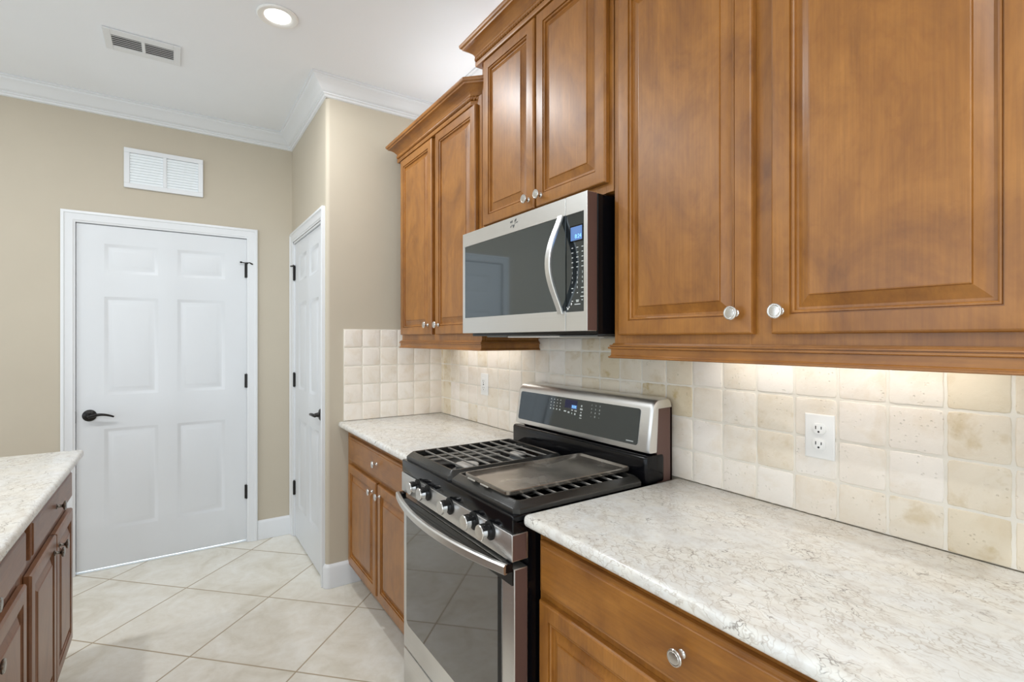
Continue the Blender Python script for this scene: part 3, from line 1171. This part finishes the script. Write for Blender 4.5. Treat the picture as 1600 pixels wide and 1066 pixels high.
emb = [[(-.95, .25), (-.62, .28), (-.60, .52), (-.92, .50)], [(-.55, .30), (-.38, .30), (-.36, .62), (-.50, .58)],
       [(.12, .22), (.30, .30), (.55, .62), (.40, .66), (.18, .42)], [(.40, .20), (.56, .34), (.72, .70), (.60, .68)],
       [(-.85, -.42), (-.45, -.12), (-.35, -.02), (-.55, -.10), (-.90, -.30)], [(-.35, -.10), (.22, -.12), (.18, -.22), (-.05, -.55), (-.18, -.55), (-.32, -.22)],
       [(.30, -.05), (.42, .10), (.36, .15), (.26, .02)], [(.55, .02), (1.05, .10), (1.08, .20), (.56, .14)]]
marks(emb, FW, -1.468, 1.780, .4006, .024).build('emblem', 'logo', dr, smooth=False)
# underside
Mesh().box(mx0 + .08, -1.62, -.33, -.05, 1.3815, 1.3859).build('grease_filter', 'greym', r_)
Mesh().box(-1.30, mx1 - .03, -.33, -.05, 1.3815, 1.3859).build('grease_filter', 'greym', r_)
Mesh().box(-1.615, -1.305, -.33, -.12, 1.3795, 1.3859, .002, 1).build('hood_lens', 'mwlens', r_)

# ------------------------------------------------------------------ range
rx0, rx1 = -1.8475, -1.0845
rg = thing('gas_range', ((rx0 + rx1) / 2, -.33, 0), 'freestanding stainless and black gas range with five knobs on its front', 'range')
m = Mesh()
m.box(rx0 + .002, rx1 - .002, -.612, -.04, .03, .8895)
m.build('body', 'black', rg)
for fx in (rx0 + .05, rx1 - .05):
    for fy in (-.56, -.09):
        Mesh().lathe((fx, fy, 0.0005), (0, 0, 1), [(0, .018), (.008, .018), (.010, .010), (.032, .010)], 14).build('leveling_foot', 'blackm', rg)
# cooktop tray with rim
m = Mesh()
m.box(rx0, rx1, -.652, -.10, .890, .9000, .003, 2)
m.build('cooktop', 'black', rg)
m = Mesh()
m.box(rx0, rx1, -.664, -.600, .8645, .9115, .005, 3)
m.build('front_trim', 'black', rg)
m = Mesh()
m.box(rx0, rx1, -.666, -.613, .792, .8640, .003, 2)
cpn = m.build('control_panel', 'steel', rg)
Mesh().box(rx1 - .0004, rx1 + .0006, -.663, -.620, .795, .861).build('side_reflection_strip', 'brown', cpn)
for kx in (-1.688, -1.603, -1.437, -1.282, -1.192):
    o = FW.p(kx, .8435, .6662)
    kb = Mesh().lathe(o, FW.N, [(0, .0265), (.004, .0265), (.0055, .024)], 32).build('control_knob', 'blackm', rg)
    Mesh().lathe(o + FW.N * .0055, FW.N, [(0, .0150), (.004, .0150), (.008, .0165), (.022, .0190), (.026, .0200)], 28).build('knob_barrel', 'chrome', kb)
    m = Mesh().lathe(o + FW.N * .0315, FW.N, [(0, .0215), (.0035, .0222), (.0055, .0205), (.0058, 0)], 32)
    m.build('knob_face', 'nickel', kb)
    m = Mesh()
    m.fbox(FW, kx - .0190, kx + .0190, .8435 + .008, .8435 + .017, .6662 + .008, .6662 + .030, .002, 1)
    m.build('knob_grip', 'blackm', kb)
# oven door
m = Mesh()
od0, od1 = .196, .772
m.box(rx0 + .002, rx1 - .001, -.658, -.614, od0, od1, .003, 2)
od = m.build('oven_door', 'steel', rg)
Mesh().box(rx1 - .0014, rx1 - .0002, -.655, -.617, od0 + .003, od1 - .003).build('side_reflection_strip', 'brown', od)
gx0, gx1, gz0, gz1 = -1.812, -1.143, .293, .768


def rrect(F, u0, u1, z0, z1, n0, n1, rad, seg=6, corners=(1, 1, 1, 1)):
    out = []
    for (cu, cz, a0), on in zip(((u1 - rad, z1 - rad, 0), (u0 + rad, z1 - rad, 90), (u0 + rad, z0 + rad, 180), (u1 - rad, z0 + rad, 270)), corners):
        if on:
            for i in range(seg + 1):
                a = math.radians(a0 + 90 * i / seg)
                out.append((cu + rad * math.cos(a), cz + rad * math.sin(a)))
        else:
            a = math.radians(a0 + 45)
            out.append((cu + rad * math.copysign(1, math.cos(a)), cz + rad * math.copysign(1, math.sin(a))))
    m = Mesh()
    m.rings([[F.p(a, b, n0) for a, b in out], [F.p(a, b, n1) for a, b in out]])
    return m


rrect(FW, gx0, gx1, gz0, gz1, .6575, .6605, .022, corners=(0, 0, 1, 1)).build('oven_window', 'ovenglass', od)
rrect(FW, gx1 - .019, gx1 - .0005, gz0 + .004, .727, .6600, .6608, .002).build('window_border', 'blackm', od)
rrect(FW, rx0 + .004, rx1 - .004, .728, od1 - .001, .6575, .6612, .003).build('door_top_band', 'black', od)
rrect(FW, gx0 + .030, gx1 - .030, .7405, .7430, .6611, .6616, .001).build('vent_slot', 'slot', od)
rrect(FW, gx0 + .030, gx1 - .030, .7510, .7535, .6611, .6616, .001).build('vent_slot', 'slot', od)
m = Mesh()
pts, nn = [], []
for i in range(33):
    t = i / 32
    x = rx0 + .004 + (rx1 - rx0 - .008) * t
    bow = 1 - (2 * t - 1) ** 2
    pts.append(FW.p(x, .7770 + .002 * bow, .682 + .052 * bow))
for i in range(33):
    tg = (pts[min(i + 1, 32)] - pts[max(i - 1, 0)]).normalized()
    nn.append(tg.cross(Vector((0, 0, 1))).normalized())
m.ribbon(pts, (0, 0, 1), .0265, nn, .016)
hd = m.build('door_handle', 'steel', od)
for s_ in (rx0 + .004, rx1 - .030):
    Mesh().box(s_, s_ + .026, -.690, -.6585, .765, .789, .002, 1).build('handle_bracket', 'black', od)
# drawer
m = Mesh()
m.box(rx0 + .002, rx1 - .001, -.658, -.614, .045, .188, .003, 2)
m.build('storage_drawer', 'steel', rg)

# burners
for bx, by, br in ((-1.600, -.515, .043), (-1.640, -.265, .034), (-1.285, -.50, .040), (-1.290, -.27, .034)):
    m = Mesh()
    m.lathe((bx, by, .9001), (0, 0, 1), [(0, br * 1.25), (.003, br * 1.25), (.004, br * .95), (.016, br * .92)], 32)
    bb_ = m.build('burner', 'greym', rg)
    m = Mesh()
    m.lathe((bx, by, .9185), (0, 0, 1), [(0, br * .98), (.003, br), (.006, br * .96), (.0075, br * .80), (.0080, .0)], 32)
    m.build('burner_cap', 'cap' if bx < -1.45 else 'iron', bb_)


def grate(x0, x1, y0, y1, root, nbars, cross, label=None):
    """cast iron grate with sloped outer frame"""
    m = Mesh()
    zb, zo, zt = .9122, .9270, .9410
    w = .026
    path = [(x0, y0), (x1, y0), (x1, y1), (x0, y1)]
    # sloped frame as rings of concentric rectangles
    lv = [(0, zb), (0, zo - .004), (.003, zo), (.018, zt), (.024, zt), (.027, zt - .003), (.027, zt - .016), (.010, zb)]
    rr = []
    for ins, z in lv:
        c = .010
        a, b, c0, d0 = x0 + ins, x1 - ins, y0 + ins, y1 - ins
        c = max(.003, .014 - ins * .3)
        rr.append([Vector((px, py, z)) for px, py in ((a + c, c0), (b - c, c0), (b, c0 + c), (b, d0 - c), (b - c, d0), (a + c, d0), (a, d0 - c), (a, c0 + c))])
    m.rings(rr + [rr[0]], caps=False)
    bmesh.ops.remove_doubles(m.bm, verts=m.bm.verts, dist=.0001)
    g = m.build('grate', 'iron', root)
    xi0, xi1, yi0, yi1 = x0 + .024, x1 - .024, y0 + .024, y1 - .024
    for k in range(nbars):
        y = yi0 + (yi1 - yi0) * (k + 1) / (nbars + 1)
        b = Mesh()
        b.box(xi0, xi1, y - .0024, y + .0024, zt - .0065, zt - .0004, .0010, 1)
        b.build('grate_bar', 'bar', g)
    for c, a, e in cross:
        b = Mesh()
        b.tube([Vector((c, a, zt - .0165)), Vector((c, e, zt - .0165))], .0055, 10)
        b.build('grate_rib', 'bar', g)


xm = -1.4665
grate(rx0 + .003, xm - .0015, -.652, -.160, rg, 8, [(-1.765, -.62, -.19), (-1.715, -.62, -.19), (-1.655, -.50, -.34)])
grate(xm + .0015, rx1 - .003, -.652, -.160, rg, 9, [(-1.415, -.628, -.184), (-1.125, -.628, -.184)])

# griddle lying on the right grate
gd = thing('griddle', (-1.265, -.39, .9412), 'flat stained steel griddle plate lying over the right burners of the range', 'griddle')
ga, gb, gc, ge = -1.392, -1.146, -.640, -.156
m = Mesh()
FZ = Frame((1, 0, 0), (0, 0, 1))
lv = [(.012, .9414), (.004, .9420), (0, .9465), (-.001, .9550), (.0010, .9572), (.0035, .9570), (.0055, .9545), (.009, .9495), (.015, .9475), (.022, .9470)]
rr = []
for ins, z in lv:
    a, b, c0, d0 = ga + ins, gb - ins, gc + ins, ge - ins
    rad = max(.004, .016 - ins * .5)
    ring = []
    for cx, cy, a0 in ((b - rad, d0 - rad, 0), (a + rad, d0 - rad, 90), (a + rad, c0 + rad, 180), (b - rad, c0 + rad, 270)):
        for i in range(5):
            an = math.radians(a0 + 90 * i / 4)
            ring.append(Vector((cx + rad * math.cos(an), cy + rad * math.sin(an), z)))
    rr.append(ring)
m.rings(rr)
m.build('plate', 'griddle', gd)
for hx in (-1.338, -1.262):
    Mesh().box(hx - .022, hx + .022, gc - .006, gc + .006, .9445, .9500, .0015, 1).build('front_tab', 'nickel', gd)

# backguard
m = Mesh()
m.box(rx0 + .001, rx1 - .001, -.152, -.062, .9068, 1.001, .012, 3)
m.build('riser', 'black', rg)
m = Mesh()
m.box(rx1 - .016, rx1 - .006, -.094, -.022, .9068, 1.158, .001, 1)
m.box(rx0 + .006, rx0 + .016, -.094, -.022, .9068, 1.158, .001, 1)
m.box(rx0 + .006, rx1 - .006, -.030, -.022, .9068, 1.158)
m.build('back_bracket', 'brown', rg)
# tilted housing: section in y,z swept along x with softened ends
sec = [(-.136, 1.008), (-.138, 1.016), (-.117, 1.150), (-.112, 1.164), (-.103, 1.174), (-.090, 1.179), (-.045, 1.181), (-.034, 1.176), (-.030, 1.166), (-.030, 1.160), (-.094, 1.158), (-.108, 1.012), (-.110, 1.008)]
m = Mesh()
rr = []
cz = 1.09
for x, k in ((rx0 + .001, .86), (rx0 + .004, .95), (rx0 + .010, .99), (rx0 + .018, 1), (rx1 - .018, 1), (rx1 - .010, .99), (rx1 - .004, .95), (rx1 - .001, .86)):
    ring = []
    for y, z in sec:
        kz = cz + (z - cz) * (k if z > 1.1 else 1)
        ky = -.070 + (y + .070) * (k if y < -.1 else 1)
        ring.append(Vector((x, ky, kz)))
    rr.append(ring)
m.rings(rr)
bg = m.build('backguard', 'steel', rg)
# face frame of the tilted panel
tilt = Vector((0, .021, .134)).normalized()


class Tilt:
    U = Vector((1, 0, 0))
    O = Vector((0, -.138, 1.016))
    Z = tilt
    N = Vector((0, -.134, .021)).normalized()

    def p(s, u, z, n):
        return s.O + s.U * u + s.Z * (z - 1.016) + s.N * n


FT = Tilt()


def tbox(m, u0, u1, z0, z1, n0, n1):
    m.rings([[FT.p(u0, z0, n), FT.p(u1, z0, n), FT.p(u1, z1, n), FT.p(u0, z1, n)] for n in (n0, n1)])
    return m


gp = rrect(FT, -1.822, -1.137, 1.026, 1.146, -.002, .0012, .010).build('control_glass', 'bglass', bg)
tbox(Mesh(), -1.520, -1.448, 1.108, 1.140, .0012, .0015).build('display', 'dispd', gp)
m = tbox(Mesh(), -1.480, -1.449, 1.108, 1.122, .0015, .0017)
m.build('display_lit_corner', 'disp', gp)
Mesh().text('8:24', .013, FT, -1.464, 1.1155, .0019).build('display_digits', 'digit', gp, smooth=False)
m = Mesh()
for j in range(4):
    for i in range(4):
        w = .004 if j < 3 else .007
        h = .004 if j < 3 else .005
        a, z = -1.606 + i * .0195, 1.133 - j * .0125
        tbox(m, a - w / 2, a + w / 2, z - h / 2, z + h / 2, .0012, .0015)
for a, z, w, h in ((-1.515, 1.094, .014, .005), (-1.493, 1.092, .011, .006), (-1.474, 1.102, .009, .004), (-1.454, 1.101, .013, .004), (-1.474, 1.090, .004, .006), (-1.456, 1.089, .007, .007), (-1.423, 1.123, .006, .007), (-1.423, 1.111, .014, .006), (-1.423, 1.099, .006, .005), (-1.423, 1.088, .010, .006), (-1.423, 1.078, .012, .003)):
    tbox(m, a - w / 2, a + w / 2, z - h / 2, z + h / 2, .0012, .0015)
for j, row in enumerate(('123', '456', '789')):
    for i, ch in enumerate(row):
        m.text(ch, .0085, FT, -1.368 + i * .021, 1.132 - j * .0135, .0014)
for i, ch in enumerate(('-', '0', '-')):
    m.text(ch, .010, FT, -1.368 + i * .021, 1.0915, .0014)
for i in range(6):
    tbox(m, -1.187 + i * .0055, -1.183 + i * .0055, 1.034, 1.0375, .0012, .0015)
m.build('button_markings', 'mark', gp, smooth=False)

# ------------------------------------------------------------------ outlets
o = thing('wall_outlet', (-.634, -.010, 1.123), 'white duplex outlet on the tile backsplash above the right worktop', 'outlet')
NP = .0105
m = Mesh()
m.loops(FW, -.670, -.598, 1.066, 1.180, NP, [(0, .0005), (0, .003), (.003, .0055), (.004, .0058)], back=NP)
m.build('cover_plate', 'plastic', o)
for zc_ in (1.143, 1.103):
    m = Mesh()
    ring = []
    for i in range(28):
        a = 2 * PI * i / 28
        ring.append((-.634 + .0172 * math.cos(a), zc_ + max(-.0135, min(.0135, .0172 * math.sin(a)))))
    m.rings([[FW.p(a, b, NP + q) for a, b in ring] for q in (.0050, .0080)] + [[FW.p(-.634 + (a + .634) * .94, zc_ + (b - zc_) * .94, NP + .0086) for a, b in ring]])
    rc = m.build('receptacle', 'plastic', o)
    m = Mesh()
    for a, h in ((-.641, .0085), (-.6275, .0070)):
        m.fbox(FW, a - .0011, a + .0011, zc_ - h / 2 + .003, zc_ + h / 2 + .003, NP + .0084, NP + .0089)
    m.lathe(FW.p(-.634, zc_ - .0075, NP + .0084), FW.N, [(0, .0026), (.0005, .0026)], 12)
    m.build('socket_slot', 'slot', rc)
Mesh().lathe(FW.p(-.634, 1.123, NP + .0055), FW.N, [(0, .0032), (.0008, .003), (.001, 0)], 14).build('screw', 'plastic', o)

o = thing('wall_outlet', (-2.320, -.010, 1.132), 'white outlet plate with a rectangular face on the tiles left of the range', 'outlet')
m = Mesh()
m.loops(FW, -2.357, -2.284, 1.074, 1.190, NP, [(0, .0005), (0, .003), (.003, .0055), (.004, .0058)], back=NP)
m.build('cover_plate', 'plastic', o)
m = Mesh()
m.loops(FW, -2.337, -2.304, 1.098, 1.165, NP, [(0, .005), (0, .0075), (.0015, .0085)])
rc = m.build('receptacle', 'plastic', o)
m = Mesh()
for zc_ in (1.148, 1.112):
    for a, h in ((-2.3265, .0075), (-2.3145, .0065)):
        m.fbox(FW, a - .001, a + .001, zc_ - h / 2 + .002, zc_ + h / 2 + .002, NP + .0084, NP + .0088)
    m.lathe(FW.p(-2.3205, zc_ - .0075, NP + .0084), FW.N, [(0, .0024), (.0004, .0024)], 10)
m.fbox(FW, -2.325, -2.316, 1.128, 1.1335, NP + .0084, NP + .0090)
m.build('socket_slot', 'slot', rc)

# ------------------------------------------------------------------ windows behind the camera
for i, (a, b, c, e) in enumerate(((-2.9, -.9, .5, 2.4), (.3, 2.3, .5, 2.4))):
    m = Mesh()
    t = .05
    y = YR - .05
    for p in ((a, a + t, c, e), (b - t, b, c, e), (a, b, c, c + t), (a, b, e - t, e), ((a + b) / 2 - .02, (a + b) / 2 + .02, c, e)):
        m.box(p[0], p[1], y - .03, y + .03, p[2], p[3])
    struct(m, 'window_%d' % (i + 1), 'frame', 'white framed window in the rear wall, ' + ('left one' if i == 0 else 'right one'), 'window')
m = Mesh()
x = XR + .05
for p in ((-3.8, -3.75, .3, 2.4), (-1.45, -1.4, .3, 2.4), (-3.8, -1.4, .3, .35), (-3.8, -1.4, 2.35, 2.4), (-2.62, -2.58, .3, 2.4)):
    m.box(x - .03, x + .03, p[0], p[1], p[2], p[3])
struct(m, 'window_3', 'frame', 'white framed window in the right wall', 'window')
